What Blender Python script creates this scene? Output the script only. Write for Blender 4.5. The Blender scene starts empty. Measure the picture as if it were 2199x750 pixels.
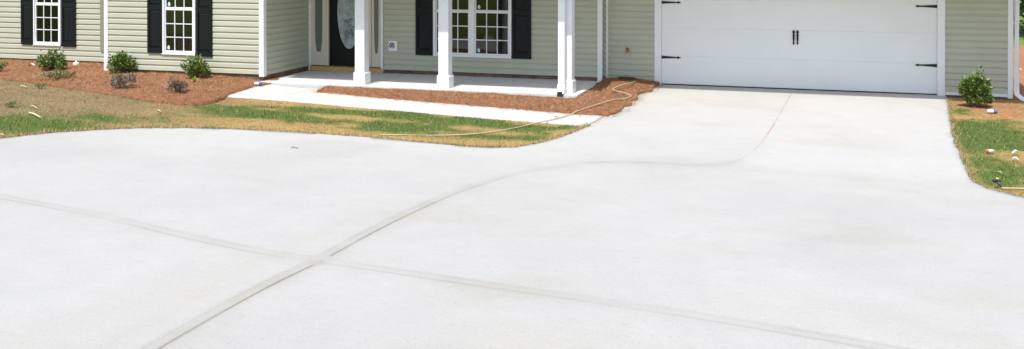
import bpy, bmesh, math, random
import numpy as np
from mathutils import Vector, Matrix
from mathutils.geometry import delaunay_2d_cdt
random.seed(7); rng = np.random.default_rng(7)
R = math.radians
sc = bpy.context.scene
C = sc.collection

# ------------------------------------------------------------------ camera
CAM = np.array([3.147, -18.62, 2.564]); YAW, PITCH = 0.2856, -0.0088
F, PX, PY, IW, IH = 2126.6, 1168.0, -89.9, 2199.0, 750.0
cd = bpy.data.cameras.new('camera'); cam = bpy.data.objects.new('camera', cd); C.objects.link(cam)
cam.location = CAM; cam.rotation_euler = (R(90) + PITCH, 0, YAW)
cd.sensor_width = 36; cd.lens = F / IW * 36
cd.shift_x = (IW / 2 - PX) / IW; cd.shift_y = (PY - IH / 2) / IW
cd.clip_end = 3000; cd.clip_start = 0.05
sc.camera = cam

# ------------------------------------------------------------------ sky, sun, exposure
EL, AZ = R(63.5), R(-7)          # AZ: sun seen left (-) of straight in front of the facade
w = bpy.data.worlds.new('World'); sc.world = w; w.use_nodes = True
nt = w.node_tree; bg = nt.nodes['Background']
sky = nt.nodes.new('ShaderNodeTexSky'); sky.sky_type = 'NISHITA'; sky.sun_disc = False
sdir = Vector((math.sin(AZ) * math.cos(EL), -math.cos(AZ) * math.cos(EL), math.sin(EL)))   # towards the sun
sky.sun_elevation = EL; sky.sun_rotation = math.atan2(sdir.x, sdir.y)
sky.air_density = 1.0; sky.dust_density = 2.0; sky.ozone_density = 1.0
nt.links.new(sky.outputs[0], bg.inputs[0]); bg.inputs[1].default_value = 0.15
sd = bpy.data.lights.new('sun', 'SUN'); sd.energy = 3.0; sd.angle = R(0.6); sd.color = (1.0, 0.965, 0.91)
sun = bpy.data.objects.new('sun', sd); C.objects.link(sun)
sun.rotation_euler = sdir.to_track_quat('Z', 'Y').to_euler(); sun.location = (0, -20, 30)
sc.view_settings.view_transform = 'Standard'; sc.view_settings.look = 'None'
sc.view_settings.exposure = 0.66; sc.view_settings.gamma = 1; sc.view_settings.use_curve_mapping = False

# ------------------------------------------------------------------ terrain and pixel -> place helpers
def sstep(a, b, t):
    t = np.clip((t - a) / (b - a), 0, 1); return t * t * (3 - 2 * t)
def H(x, y):
    x = np.asarray(x, float); y = np.asarray(y, float); s = -y
    z = -0.02 - 0.13 * sstep(0.5, 7.5, s) + 0.0 * x
    t = np.clip(s - 6.5, 0, 60); z = z + 0.052 * (np.sqrt(t * t + 2.0) - math.sqrt(2.0)) * sstep(0, 2, t)
    z = z + 0.10 * sstep(6.4, 8.5, -x) * (1 - sstep(5, 9, s))
    z = z + 0.30 * np.exp(-((x + 12.5) / 4.5) ** 2 - ((y + 7.3) / 2.3) ** 2)
    z = z + 0.05 * np.exp(-((x - 9.0) / 3.0) ** 2 - ((y + 5.0) / 3.0) ** 2)
    z = z + 0.010 * np.sin(x * 1.1 + 0.6) * np.sin(y * 0.9) * sstep(2.5, 5, s)
    return np.where(s > 40, z * 0 + float(0.052 * 33 - .15), z) if np.any(s > 40) else z
f_ = np.array([-math.sin(YAW) * math.cos(PITCH), math.cos(YAW) * math.cos(PITCH), math.sin(PITCH)])
r_ = np.array([math.cos(YAW), math.sin(YAW), 0.0]); u_ = np.cross(r_, f_)
def ray(px, py):
    return f_ + r_ * (px - PX) / F - u_ * (py - PY) / F
def onY(px, py, Y):
    d = ray(px, py); return CAM + d * ((Y - CAM[1]) / d[1])
def onZ(px, py, Z):
    d = ray(px, py); return CAM + d * ((Z - CAM[2]) / d[2])
def gnd(px, py, off=0.0):
    d = ray(px, py); t = 3.0; p = CAM + d * t
    for _ in range(4000):
        q = p + d * 0.03
        if q[2] <= float(H(q[0], q[1])) + off:
            a, b = p, q
            for _ in range(20):
                m = (a + b) / 2
                if m[2] <= float(H(m[0], m[1])) + off: b = m
                else: a = m
            return b
        p = q
    return p
def G(pts, off=0.0): return [gnd(a, b, off)[:2] for a, b in pts]

# ------------------------------------------------------------------ materials
def mat(name, col, rough=0.7, spec=0.3, metal=0.0):
    m = bpy.data.materials.new(name); m.use_nodes = True; p = m.node_tree.nodes['Principled BSDF']
    p.inputs['Base Color'].default_value = (*col, 1); p.inputs['Roughness'].default_value = rough
    p.inputs['Specular IOR Level'].default_value = spec; p.inputs['Metallic'].default_value = metal
    return m
def nodes(m): return m.node_tree.nodes, m.node_tree.links, m.node_tree.nodes['Principled BSDF']
def objco(m):
    N, L, p = nodes(m); t = N.new('ShaderNodeTexCoord'); return t.outputs['Object']
def noise(m, scale, detail=4, rough=0.55, stretch=None, co=None):
    N, L, p = nodes(m); n = N.new('ShaderNodeTexNoise'); n.inputs['Scale'].default_value = scale
    n.inputs['Detail'].default_value = detail; n.inputs['Roughness'].default_value = rough
    src = co or objco(m)
    if stretch:
        mp = N.new('ShaderNodeMapping'); mp.inputs['Scale'].default_value = stretch[:3]
        if len(stretch) > 3: mp.inputs['Rotation'].default_value = (0, 0, stretch[3])
        L.new(src, mp.inputs[0]); src = mp.outputs[0]
    L.new(src, n.inputs['Vector']); return n.outputs['Fac']
def ramp(m, fac, stops):
    N, L, p = nodes(m); r = N.new('ShaderNodeValToRGB'); e = r.color_ramp.elements
    while len(e) > 1: e.remove(e[-1])
    e[0].position = stops[0][0]; e[0].color = (*stops[0][1], 1)
    for pos, c in stops[1:]:
        k = e.new(pos); k.color = (*c, 1)
    L.new(fac, r.inputs[0]); return r.outputs[0]
def mixc(m, a, b, fac, mode='MIX'):
    N, L, p = nodes(m); x = N.new('ShaderNodeMix'); x.data_type = 'RGBA'; x.blend_type = mode
    for v, i in ((fac, 0), (a, 6), (b, 7)):
        if isinstance(v, (int, float)): x.inputs[i].default_value = v
        elif isinstance(v, tuple): x.inputs[i].default_value = (*v, 1)
        else: L.new(v, x.inputs[i])
    return x.outputs[2]
def bump(m, h, strength, dist):
    N, L, p = nodes(m); b = N.new('ShaderNodeBump'); b.inputs['Strength'].default_value = strength
    b.inputs['Distance'].default_value = dist; L.new(h, b.inputs['Height']); L.new(b.outputs[0], p.inputs['Normal'])
def setc(m, c): N, L, p = nodes(m); L.new(c, p.inputs['Base Color'])
def attr(m, name='Col'):
    N, L, p = nodes(m); a = N.new('ShaderNodeAttribute'); a.attribute_name = name; return a.outputs['Color']
def grey(v): return (v, v, v)

def concrete(name, base, attrname=None):
    m = mat(name, base, 0.85, 0.25)
    b = base
    big = ramp(m, noise(m, 0.45, 5, 0.6), [(0.3, tuple(x * .965 for x in b)), (0.7, tuple(min(1, x * 1.02) for x in b))])
    mid = ramp(m, noise(m, 2.6, 6, 0.65), [(0.32, grey(.955)), (0.62, grey(1.0))])
    brm = ramp(m, noise(m, 9, 5, 0.75, (0.5, 2.6, 1, 0.12)), [(0.3, grey(.955)), (0.68, grey(1.0))])
    fine = ramp(m, noise(m, 55, 4, 0.8), [(0.30, grey(.86)), (0.5, grey(.99)), (.72, grey(1.05))])
    pits = ramp(m, noise(m, 21, 2, 0.5), [(0.66, grey(1.0)), (0.78, grey(.86))]); fine = mixc(m, fine, pits, 1.0, 'MULTIPLY')
    c = mixc(m, big, mid, 1.0, 'MULTIPLY'); c = mixc(m, c, brm, 1.0, 'MULTIPLY'); c = mixc(m, c, fine, 1.0, 'MULTIPLY')
    st = ramp(m, noise(m, 0.9, 7, 0.7, (1.0, 2.6, 1, 0.55)), [(0.60, grey(0)), (0.80, grey(1))])
    c = mixc(m, c, mixc(m, c, (0.985, .965, .93), 1.0, 'MULTIPLY'), st)
    if attrname: c = mixc(m, c, attr(m, attrname), 1.0, 'MULTIPLY')
    setc(m, c); bump(m, noise(m, 60, 4, 0.7), 0.25, 0.006); return m
M = {}
M['drive'] = concrete('driveway_concrete', (0.458, 0.447, 0.415), 'Col')
M['walk'] = concrete('walk_concrete', (0.53, 0.52, 0.495))
M['porch'] = concrete('porch_concrete', (0.60, 0.60, 0.58))
M['joint'] = mat('joint_dirt', (0.34, 0.325, 0.29), 0.9, 0.1)
setc(M['joint'], ramp(M['joint'], noise(M['joint'], 3, 5), [(0.35, (.30, .275, .235)), (0.55, (.44, .43, .41)), (0.7, (.56, .56, .545))]))
M['clayjoint'] = mat('clay_in_joint', (0.42, 0.21, 0.09), 0.9, 0.1)

def siding_mat(name, c):
    m = mat(name, c, 0.55, 0.3)
    n = ramp(m, noise(m, 1.2, 5, 0.6), [(0.3, tuple(x * .95 for x in c)), (0.7, tuple(min(1, x * 1.03) for x in c))])
    g = ramp(m, noise(m, 14, 3, 0.6, (0.5, 1, 9)), [(0.3, grey(.965)), (0.7, grey(1.0))])
    setc(m, mixc(m, n, g, 1.0, 'MULTIPLY')); bump(m, noise(m, 30, 3, 0.6, (0.15, 0.15, 6)), 0.15, 0.003); return m
M['siding'] = siding_mat('sage_vinyl_siding', (0.472, 0.482, 0.366))
M['white'] = mat('white_vinyl', (0.80, 0.81, 0.80), 0.4, 0.4)
setc(M['white'], ramp(M['white'], noise(M['white'], 3, 4), [(0.3, (.765, .775, .765)), (0.7, (.82, .83, .82))]))
M['garage'] = mat('garage_door_enamel', (0.78, 0.79, 0.76), 0.42, 0.4)
setc(M['garage'], ramp(M['garage'], noise(M['garage'], 1.5, 5, .6), [(0.3, (.765, .78, .75)), (0.7, (.80, .81, .775))]))
bump(M['garage'], noise(M['garage'], 60, 3, .6, (1, 1, .12)), .12, .002)
M['black'] = mat('black_shutter_vinyl', (0.008, 0.0095, 0.0105), 0.5, 0.22)
M['iron'] = mat('black_iron', (0.012, 0.012, 0.012), 0.5, 0.4)
M['doorblk'] = mat('black_door_paint', (0.005, 0.005, 0.006), 0.4, 0.25)
M['beige'] = mat('primed_beige_trim', (0.62, 0.56, 0.45), 0.6, 0.3)
M['wood'] = mat('raw_pine_board', (0.56, 0.37, 0.12), 0.7, 0.2)
setc(M['wood'], ramp(M['wood'], noise(M['wood'], 9, 5, .7, (1, 8, 8)), [(0.3, (.40, .25, .06)), (0.7, (.62, .43, .16))]))
M['found'] = mat('stained_foundation', (0.17, 0.11, 0.08), 0.9, 0.1)
setc(M['found'], ramp(M['found'], noise(M['found'], 6, 5, .7), [(0.35, (.10, .065, .05)), (0.7, (.26, .17, .12))]))
M['room'] = mat('dim_room', (0.03, 0.029, 0.026), 0.9, 0.1)
M['curtain'] = mat('pale_curtain', (0.5, 0.53, 0.55), 0.9, 0.1)
M['roof'] = mat('roof_shingle', (0.12, 0.11, 0.10), 0.95, 0.1)
setc(M['roof'], ramp(M['roof'], noise(M['roof'], 18, 4, .7), [(0.3, (.07, .065, .06)), (0.7, (.16, .15, .14))]))
M['rubber'] = mat('black_rubber', (0.03, 0.03, 0.028), 0.8, 0.2)
M['brass'] = mat('weathered_brass', (0.42, 0.27, 0.12), 0.45, 0.5, 0.6)
M['sticker'] = mat('pale_sticker', (0.55, 0.72, 0.66), 0.5, 0.3)
# window glass
def glass(name, tint=(1, 1, 1), minf=0.06):
    m = bpy.data.materials.new(name); m.use_nodes = True; N = m.node_tree.nodes; L = m.node_tree.links
    N.remove(N['Principled BSDF']); out = N['Material Output']
    fr = N.new('ShaderNodeFresnel'); fr.inputs[0].default_value = 1.6
    g = N.new('ShaderNodeBsdfGlossy'); g.inputs['Roughness'].default_value = 0.015
    t = N.new('ShaderNodeBsdfTransparent'); t.inputs[0].default_value = (*tint, 1)
    n = N.new('ShaderNodeTexNoise'); n.inputs['Scale'].default_value = 1.7
    tc = N.new('ShaderNodeTexCoord'); L.new(tc.outputs['Object'], n.inputs['Vector'])
    b = N.new('ShaderNodeBump'); b.inputs['Strength'].default_value = 0.25; b.inputs['Distance'].default_value = 0.02
    L.new(n.outputs['Fac'], b.inputs['Height']); L.new(b.outputs[0], g.inputs['Normal'])
    mx = N.new('ShaderNodeMixShader'); L.new(fr.outputs[0], mx.inputs[0]); L.new(t.outputs[0], mx.inputs[1]); L.new(g.outputs[0], mx.inputs[2])
    L.new(mx.outputs[0], out.inputs[0]); return m
M['glass'] = glass('window_glass', (0.6, 0.62, 0.58))
M['frost'] = mat('frosted_glass', (0.30, 0.36, 0.35), 0.25, 0.6)
setc(M['frost'], ramp(M['frost'], noise(M['frost'], 7, 5, .7), [(0.35, (.20, .25, .245)), (0.65, (.38, .45, .44))]))
M['etch'] = mat('etched_scroll', (0.14, 0.17, 0.17), 0.5, 0.3)
M['darkfrost'] = mat('dark_frosted_glass', (0.13, 0.14, 0.13), 0.3, 0.6)
M['hose'] = mat('cream_hose', (0.44, 0.38, 0.23), 0.6, 0.2)
def attr_mat(name, rough=0.8, spec=0.15, ns=None):
    m = mat(name, (1, 1, 1), rough, spec); c = attr(m)
    if ns: c = mixc(m, c, ramp(m, noise(m, ns, 5, .7), [(0.3, grey(.62)), (0.7, grey(1.25))]), 1.0, 'MULTIPLY')
    setc(m, c); return m
M['soil'] = attr_mat('lawn_soil_thatch', 0.95, 0.05, 22)
bump(M['soil'], noise(M['soil'], 45, 5, .7), 0.6, 0.02)
M['blade'] = attr_mat('grass_blades', 0.7, 0.15)
M['straw'] = attr_mat('pine_straw_needles', 0.75, 0.15)
M['mulch'] = mat('pine_straw_bed', (0.33, 0.15, 0.075), 0.95, 0.05)
mm = M['mulch']
c1 = ramp(mm, noise(mm, 38, 5, .75, (1, 2.2, 1, .4)), [(0.3, (.23, .105, .055)), (0.52, (.30, .142, .070)), (0.72, (.44, .225, .125))])
c2 = ramp(mm, noise(mm, 1.1, 4, .6), [(0.3, grey(.82)), (0.7, grey(1.1))])
setc(mm, mixc(mm, c1, c2, 1.0, 'MULTIPLY')); bump(mm, noise(mm, 30, 5, .75), 0.8, 0.03)
M['leaf'] = attr_mat('shrub_leaves', 0.42, 0.4)
M['bark'] = mat('woody_stem', (0.16, 0.11, 0.07), 0.9, 0.1)
M['dead'] = attr_mat('withered_leaves', 0.85, 0.1)

# ------------------------------------------------------------------ mesh helpers
class MB:
    def __init__(s): s.v = []; s.f = []
    def quad(s, a, b, c, d): n = len(s.v); s.v += [tuple(a), tuple(b), tuple(c), tuple(d)]; s.f.append((n, n + 1, n + 2, n + 3)); return s
    def box(s, x0, x1, y0, y1, z0, z1):
        n = len(s.v)
        s.v += [(x0, y0, z0), (x1, y0, z0), (x1, y1, z0), (x0, y1, z0), (x0, y0, z1), (x1, y0, z1), (x1, y1, z1), (x0, y1, z1)]
        s.f += [(n, n + 3, n + 2, n + 1), (n + 4, n + 5, n + 6, n + 7), (n, n + 1, n + 5, n + 4), (n + 1, n + 2, n + 6, n + 5), (n + 2, n + 3, n + 7, n + 6), (n + 3, n, n + 4, n + 7)]
        return s
    def prism(s, pts, y0, y1):            # outline in X,Z extruded in Y
        n = len(s.v); k = len(pts)
        s.v += [(x, y0, z) for x, z in pts] + [(x, y1, z) for x, z in pts]
        s.f.append(tuple(range(n, n + k))); s.f.append(tuple(range(n + 2 * k - 1, n + k - 1, -1)))
        for i in range(k): j = (i + 1) % k; s.f.append((n + i, n + k + i, n + k + j, n + j))
        return s
    def tube(s, pts, rad, n=8, cap=True):
        base = len(s.v); pts = [Vector(p) for p in pts]; rr = rad if hasattr(rad, '__len__') else [rad] * len(pts)
        for i, p in enumerate(pts):
            t = (pts[min(i + 1, len(pts) - 1)] - pts[max(i - 1, 0)]).normalized()
            a = t.cross(Vector((0, 0, 1)));
            if a.length < 1e-3: a = t.cross(Vector((1, 0, 0)))
            a.normalize(); b = t.cross(a)
            for k in range(n):
                th = 2 * math.pi * k / n; s.v.append(tuple(p + (a * math.cos(th) + b * math.sin(th)) * rr[i]))
        for i in range(len(pts) - 1):
            for k in range(n):
                a = base + i * n + k; b = base + i * n + (k + 1) % n; s.f.append((a, b, b + n, a + n))
        if cap:
            s.f.append(tuple(range(base, base + n))); e = base + (len(pts) - 1) * n; s.f.append(tuple(range(e + n - 1, e - 1, -1)))
        return s
    def build(s, name, m, parent=None, bevel=0, smooth=False, loc=None):
        me = bpy.data.meshes.new(name); me.from_pydata(s.v, [], s.f)
        bm = bmesh.new(); bm.from_mesh(me); bmesh.ops.recalc_face_normals(bm, faces=bm.faces)
        if bevel: bmesh.ops.bevel(bm, geom=list(bm.edges), offset=bevel, segments=2, affect='EDGES', profile=0.6)
        bm.to_mesh(me); bm.free()
        if smooth:
            for p in me.polygons: p.use_smooth = True
        me.materials.append(m); o = bpy.data.objects.new(name, me); C.objects.link(o)
        if loc is not None: o.location = loc
        if parent: o.parent = parent
        return o
def empty(name, loc, label, cat, group=None):
    o = bpy.data.objects.new(name, None); C.objects.link(o); o.location = loc; return tag(o, label, cat, group)
def tag(o, label=None, cat=None, group=None, kind=None):
    for k, v in (('label', label), ('category', cat), ('group', group), ('kind', kind)):
        if v: o[k] = v
    return o
def npmesh(name, V, Fq, m, col=None, parent=None):
    me = bpy.data.meshes.new(name); nv, k = len(V), Fq.shape[1]
    me.vertices.add(nv); me.vertices.foreach_set('co', np.asarray(V, np.float32).ravel())
    me.loops.add(Fq.size); me.loops.foreach_set('vertex_index', Fq.astype(np.int32).ravel())
    me.polygons.add(len(Fq)); me.polygons.foreach_set('loop_start', np.arange(0, Fq.size, k, dtype=np.int32))
    me.polygons.foreach_set('loop_total', np.full(len(Fq), k, np.int32)); me.update(calc_edges=True)
    if col is not None:
        a = me.color_attributes.new('Col', 'FLOAT_COLOR', 'POINT'); a.data.foreach_set('color', np.c_[col, np.ones(nv)].astype(np.float32).ravel())
    me.materials.append(m); o = bpy.data.objects.new(name, me); C.objects.link(o)
    if parent: o.parent = parent
    return o
def inside(P, poly):
    P = np.asarray(P); x, y = P[:, 0], P[:, 1]; r = np.zeros(len(P), bool); n = len(poly)
    for i in range(n):
        x1, y1 = poly[i]; x2, y2 = poly[(i + 1) % n]
        if y1 == y2: continue
        c = ((y1 > y) != (y2 > y)) & (x < (x2 - x1) * (y - y1) / (y2 - y1) + x1); r ^= c
    return r
def polydist(P, line):
    P = np.asarray(P, float); d = np.full(len(P), 1e9)
    for a, b in zip(line[:-1], line[1:]):
        a = np.array(a); b = np.array(b); ab = b - a; t = np.clip(((P - a) @ ab) / (ab @ ab + 1e-12), 0, 1)
        d = np.minimum(d, np.linalg.norm(P - a - t[:, None] * ab, axis=1))
    return d
def vnoise(P, s, seed=0):                    # smooth value noise in numpy
    P = np.asarray(P) * s; i = np.floor(P).astype(int); f = P - i; f = f * f * (3 - 2 * f)
    def h(a, b):
        n = (a * 374761393 + b * 668265263 + seed * 69069) & 0x7fffffff; n = ((n ^ (n >> 13)) * 1274126177) & 0x7fffffff
        return ((n ^ (n >> 16)) & 0xffff) / 65535.0
    a, b = i[:, 0], i[:, 1]
    return (h(a, b) * (1 - f[:, 0]) + h(a + 1, b) * f[:, 0]) * (1 - f[:, 1]) + (h(a, b + 1) * (1 - f[:, 0]) + h(a + 1, b + 1) * f[:, 0]) * f[:, 1]
def fbm(P, s, seed=0, o=4): return sum(vnoise(P, s * 2 ** k, seed + k) * 0.5 ** k for k in range(o)) / sum(0.5 ** k for k in range(o))
def resample(pts, step):
    out = []; pts = [np.array(p, float) for p in pts]
    for a, b in zip(pts, pts[1:] + pts[:1]):
        n = max(1, int(np.linalg.norm(b - a) / step)); out += [a + (b - a) * k / n for k in range(n)]
    return out
def smoothline(pts, n=6):                    # Catmull-Rom through points
    P = [np.array(p, float) for p in pts]; P = [2 * P[0] - P[1]] + P + [2 * P[-1] - P[-2]]; out = []
    for i in range(1, len(P) - 2):
        for k in range(n):
            t = k / n; a, b, c, d = P[i - 1:i + 3]
            out.append(.5 * ((2 * b) + (-a + c) * t + (2 * a - 5 * b + 4 * c - d) * t * t + (-a + 3 * b - 3 * c + d) * t ** 3))
    out.append(P[-2]); return out
def resample_open(pts, step):
    out = []; pts = [np.array(p[:2], float) for p in pts]
    for a, b in zip(pts, pts[1:]):
        n = max(1, int(np.linalg.norm(b - a) / step)); out += [a + (b - a) * k / n for k in range(n)]
    return out + [pts[-1]]
def offset(pts, d):
    pts = [np.array(p[:2]) for p in pts]; out = []
    for i, p in enumerate(pts):
        t = pts[min(i + 1, len(pts) - 1)] - pts[max(i - 1, 0)]; t /= np.linalg.norm(t) + 1e-9; out.append(p + np.array([-t[1], t[0]]) * d)
    return out
def drape(name, poly, step, off, m, skirt=0.0, fine=None, colf=None, zf=None, jitter=0.0, lines=()):
    b = resample(poly, step)
    if jitter: b = [p + (rng.random(2) - .5) * jitter for p in b]
    B = np.array(b); lo, hi = B.min(0), B.max(0)
    xs = np.arange(lo[0] + step / 2, hi[0], step); ys = np.arange(lo[1] + step / 2, hi[1], step)
    gx, gy = np.meshgrid(xs, ys); P = np.c_[gx.ravel(), gy.ravel()]; P = P + (rng.random(P.shape) - .5) * step * .3
    P = P[inside(P, b)]; P = P[polydist(P, b + [b[0]]) > step * .35]
    if lines:
        ex = []
        for ln, offs in lines:
            P = P[polydist(P, [tuple(q[:2]) for q in ln]) > max(map(abs, offs)) + .03]
        for ln, offs in lines:
            for d in offs:
                L_ = resample_open(offset(ln, d), .09); ex += L_
        ex = np.array(ex); ex = ex[inside(ex, b)]; ex = ex[polydist(ex, b + [b[0]]) > .03]; P = np.r_[P, ex]
    n = len(b); allp = [Vector((float(q[0]), float(q[1]))) for q in list(b) + list(P)]
    vs, es, fs, *_ = delaunay_2d_cdt(allp, [(i, (i + 1) % n) for i in range(n)], [list(range(n))], 1, 1e-6)
    V = np.array([(v.x, v.y) for v in vs]); z = H(V[:, 0], V[:, 1]) + off
    if zf: z = z + zf(V)
    VV = np.c_[V, z]; Fq = np.array([f for f in fs if len(f) == 3])
    # upward facing
    a, bb, c = VV[Fq[:, 0]], VV[Fq[:, 1]], VV[Fq[:, 2]]; nz = np.cross(bb - a, c - a)[:, 2]; Fq[nz < 0] = Fq[nz < 0][:, ::-1]
    if skirt:
        from collections import Counter
        cnt = Counter(); d = {}
        for f in Fq:
            for i in range(3): e = (int(f[i]), int(f[(i + 1) % 3])); k = tuple(sorted(e)); cnt[k] += 1; d[k] = e
        extra = []; ev = []; mp = {}
        for k, q in cnt.items():
            if q == 1:
                e = d[k]
                for i in e:
                    if i not in mp: mp[i] = len(VV) + len(ev); ev.append(VV[i] - [0, 0, skirt])
                extra += [(e[1], e[0], mp[e[0]]), (e[1], mp[e[0]], mp[e[1]])]
        VV = np.r_[VV, np.array(ev)]; Fq = np.r_[Fq, np.array(extra)]
    col = colf(VV[:, :2]) if colf else None
    return npmesh(name, VV, Fq, m, col)

# ------------------------------------------------------------------ outlines of the ground surfaces (plan)
YG, YP, YB, YA = 0.0, -0.24, -1.967, -0.958          # garage, porch wall, left bay, far left wall
lawnedge = [(0, 301), (60, 294), (100, 289), (200, 282), (300, 277.5), (400, 277.5), (500, 280), (600, 285), (700, 291), (800, 298), (900, 308),
            (1000, 317), (1050, 320), (1100, 319.5), (1150, 312), (1200, 299), (1235, 285), (1264, 272)]
LE = G(lawnedge)
rightedge = [(2037, 216), (2038, 232), (2043, 262), (2050, 292), (2060, 322), (2072, 352), (2085, 380), (2098, 397), (2120, 408), (2150, 416), (2199, 428)]
RE = G(rightedge)
J4 = gnd(1307, 246)[:2]
kx = J4[0] + (0 - J4[1]) * (J4[0] - LE[-1][0]) / (J4[1] - LE[-1][1]) * 0.3
drive_poly = [(-3.0, -24), (-2.6, -17)] + G([(-70, 760), (-60, 650), (-60, 560), (-60, 480), (-62, 410), (-66, 360), (-66, 330), (-50, 312)]) + LE + [tuple(J4), (J4[0] + .15, 0.03), (RE[0][0], 0.03)] + RE + \
             [(RE[-1][0] + 3, RE[-1][1] - .7), (20, RE[-1][1] - 1.4), (20, -24)]
walk_px_low = [(480, 208.5), (540, 212), (600, 216.5), (660, 221.5), (727, 227.5), (800, 234), (884, 241), (960, 248), (1054, 256), (1124, 261), (1200, 267), (1264, 272)]
WL = G(walk_px_low); cl = G([(545, 188), (590, 179.5)])
walk_poly = [tuple(cl[1]), tuple(cl[0])] + WL + [tuple(J4)] + [(J4[0] - .02, -2.13), (-7.0, -2.13), (-7.0, -1.97)]
bedL_px = [(-120, 150), (-50, 161), (0, 168.5), (50, 173), (100, 181), (150, 188), (200, 195), (250, 203), (300, 212), (340, 217.5), (380, 222), (420, 224), (452, 220), (478, 211),
           (484, 206.5), (515, 196), (545, 186.5), (570, 183), (594, 178), (600, 172), (592, 166)]
BL = G(bedL_px, .03)
bedL = [tuple(p) for p in BL] + [(-7.30, -1.90), (-11.0, -1.90), (-11.0, -0.9), (-20, -0.9), (-20, BL[0][1])]
bedP_px = [(682, 194.5), (690, 189), (702, 185.5), (720, 183), (745, 183.5), (770, 185), (800, 187.5), (822, 189.5), (845, 188), (868, 184.5), (892, 185), (912, 189), (935, 193), (1000, 197.5),
           (1100, 203.5), (1200, 210), (1236, 210), (1252, 203), (1266, 193), (1281, 182)]
BP = G(bedP_px, .06)
bedP2_px = [(1402, 188), (1399, 194), (1380, 197), (1366, 204), (1368, 211), (1352, 217), (1356, 223), (1338, 228), (1336, 236), (1307, 246.5), (1262, 244), (1218, 241), (1160, 236.5), (1102, 231), (1010, 224),
            (927, 217), (850, 211), (782, 204.8), (725, 199)]
BP2 = G(bedP2_px, .05)
bedP = [tuple(p) for p in BP] + [(-1.0, -0.22), (-0.9, -0.03), (BP2[0][0] + .02, -0.03)] + [tuple(p) for p in BP2]
curve = [(330, 765), (365, 742), (500, 664), (600, 610), (690, 566), (800, 505), (900, 455), (1000, 412), (1100, 381), (1180, 365), (1250, 355.5), (1310, 352), (1400, 354), (1480, 358), (1540, 357.5), (1585, 348), (1625, 321), (1652, 286), (1676, 245), (1700, 203)]
JC = smoothline(G(curve), 5)
cross = [(-60, 418), (0, 430), (200, 468), (400, 516), (560, 549), (690, 569), (900, 600), (1100, 630), (1300, 659), (1500, 690), (1700, 724), (1900, 760), (2150, 806)]
JX = smoothline(G(cross), 4)
dia = [(1900, 206), (1960, 222), (2040, 243)]

# ------------------------------------------------------------------ lawn colour (what grows where)
def blob(P, px, py, rx, ry, a=1.0, rot=0.0):
    c = gnd(px, py); d = P - c[:2]; cs, sn = math.cos(rot), math.sin(rot)
    u = d[:, 0] * cs + d[:, 1] * sn; v = -d[:, 0] * sn + d[:, 1] * cs
    return a * np.exp(-(u / rx) ** 2 - (v / ry) ** 2)
GREEN = [(20, 272, 1.2, .32, 1.0), (130, 268, 1.3, .32, .9), (240, 262, 1.4, .32, .7), (300, 256, 1.0, .4, .5), (90, 178, .35, .25, .5), (12, 262, .8, .5, .7), (30, 228, .25, .15, .5), (310, 212, .25, .12, 1.2),
         (470, 230, .6, .3, .8), (530, 240, .8, .3, .9), (600, 250, .9, .25, .9), (690, 238, .9, .25, 1.1), (790, 242, 1.2, .22, 1.1), (660, 262, .6, .15, .6), (760, 262, .9, .18, 1.1), (850, 250, .8, .2, .9),
         (820, 275, .35, .2, .9), (910, 275, .7, .22, 1.1), (960, 262, .6, .18, .7), (1040, 268, .9, .22, 1.1), (1000, 282, .4, .12, .7), (1080, 296, .8, .15, 1.0), (1150, 274, .9, .22, .8), (1180, 290, .6, .3, 1.0), (1235, 275, .3, .2, 1.0),
         (2075, 275, .45, .6, 1.3), (2070, 240, .2, .3, .9), (2120, 292, .9, .6, .9), (2150, 320, .9, .35, .8), (2100, 345, .5, .3, .8), (2150, 365, .8, .3, .8), (2190, 380, .6, .3, .8), (2110, 390, .3, .2, .7)]
BROWN = [(2150, 232, .9, .6, 1.1), (2199, 240, .6, .8, 1.0), (2180, 330, .3, .2, .6), (2105, 365, .4, .18, .7), (720, 225, 1.2, .12, .8), (640, 225, .8, .15, .7), (560, 285, 2.0, .35, .8), (900, 300, 2.2, .18, 1.2), (650, 275, 1.4, .2, .9),
         (1060, 315, 1.2, .12, 1.0), (200, 225, 2.5, .9, .25), (400, 255, 1.5, .5, .5)]
def green(P):
    g = np.zeros(len(P)) + .16
    for b in GREEN: g = g + blob(P, *b)
    for b in BROWN: g = g - blob(P, *b) * .7
    far = (P[:, 0] < -13) | (P[:, 1] < -12)
    g = g + far * .3
    g = g * .9 - .12 * sstep(-6.5, -9, P[:, 0]) + (fbm(P * np.array([.75, 1.5]), 1.9, 5) - .46 - .05 * sstep(-6.0, -8.5, P[:, 0])) * (2.5 - 1.3 * sstep(-6.0, -8.5, P[:, 0])) + (fbm(P, 7, 9) - .5) * .8
    return np.clip(g, 0, 1)
drive_np = drive_poly
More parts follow.
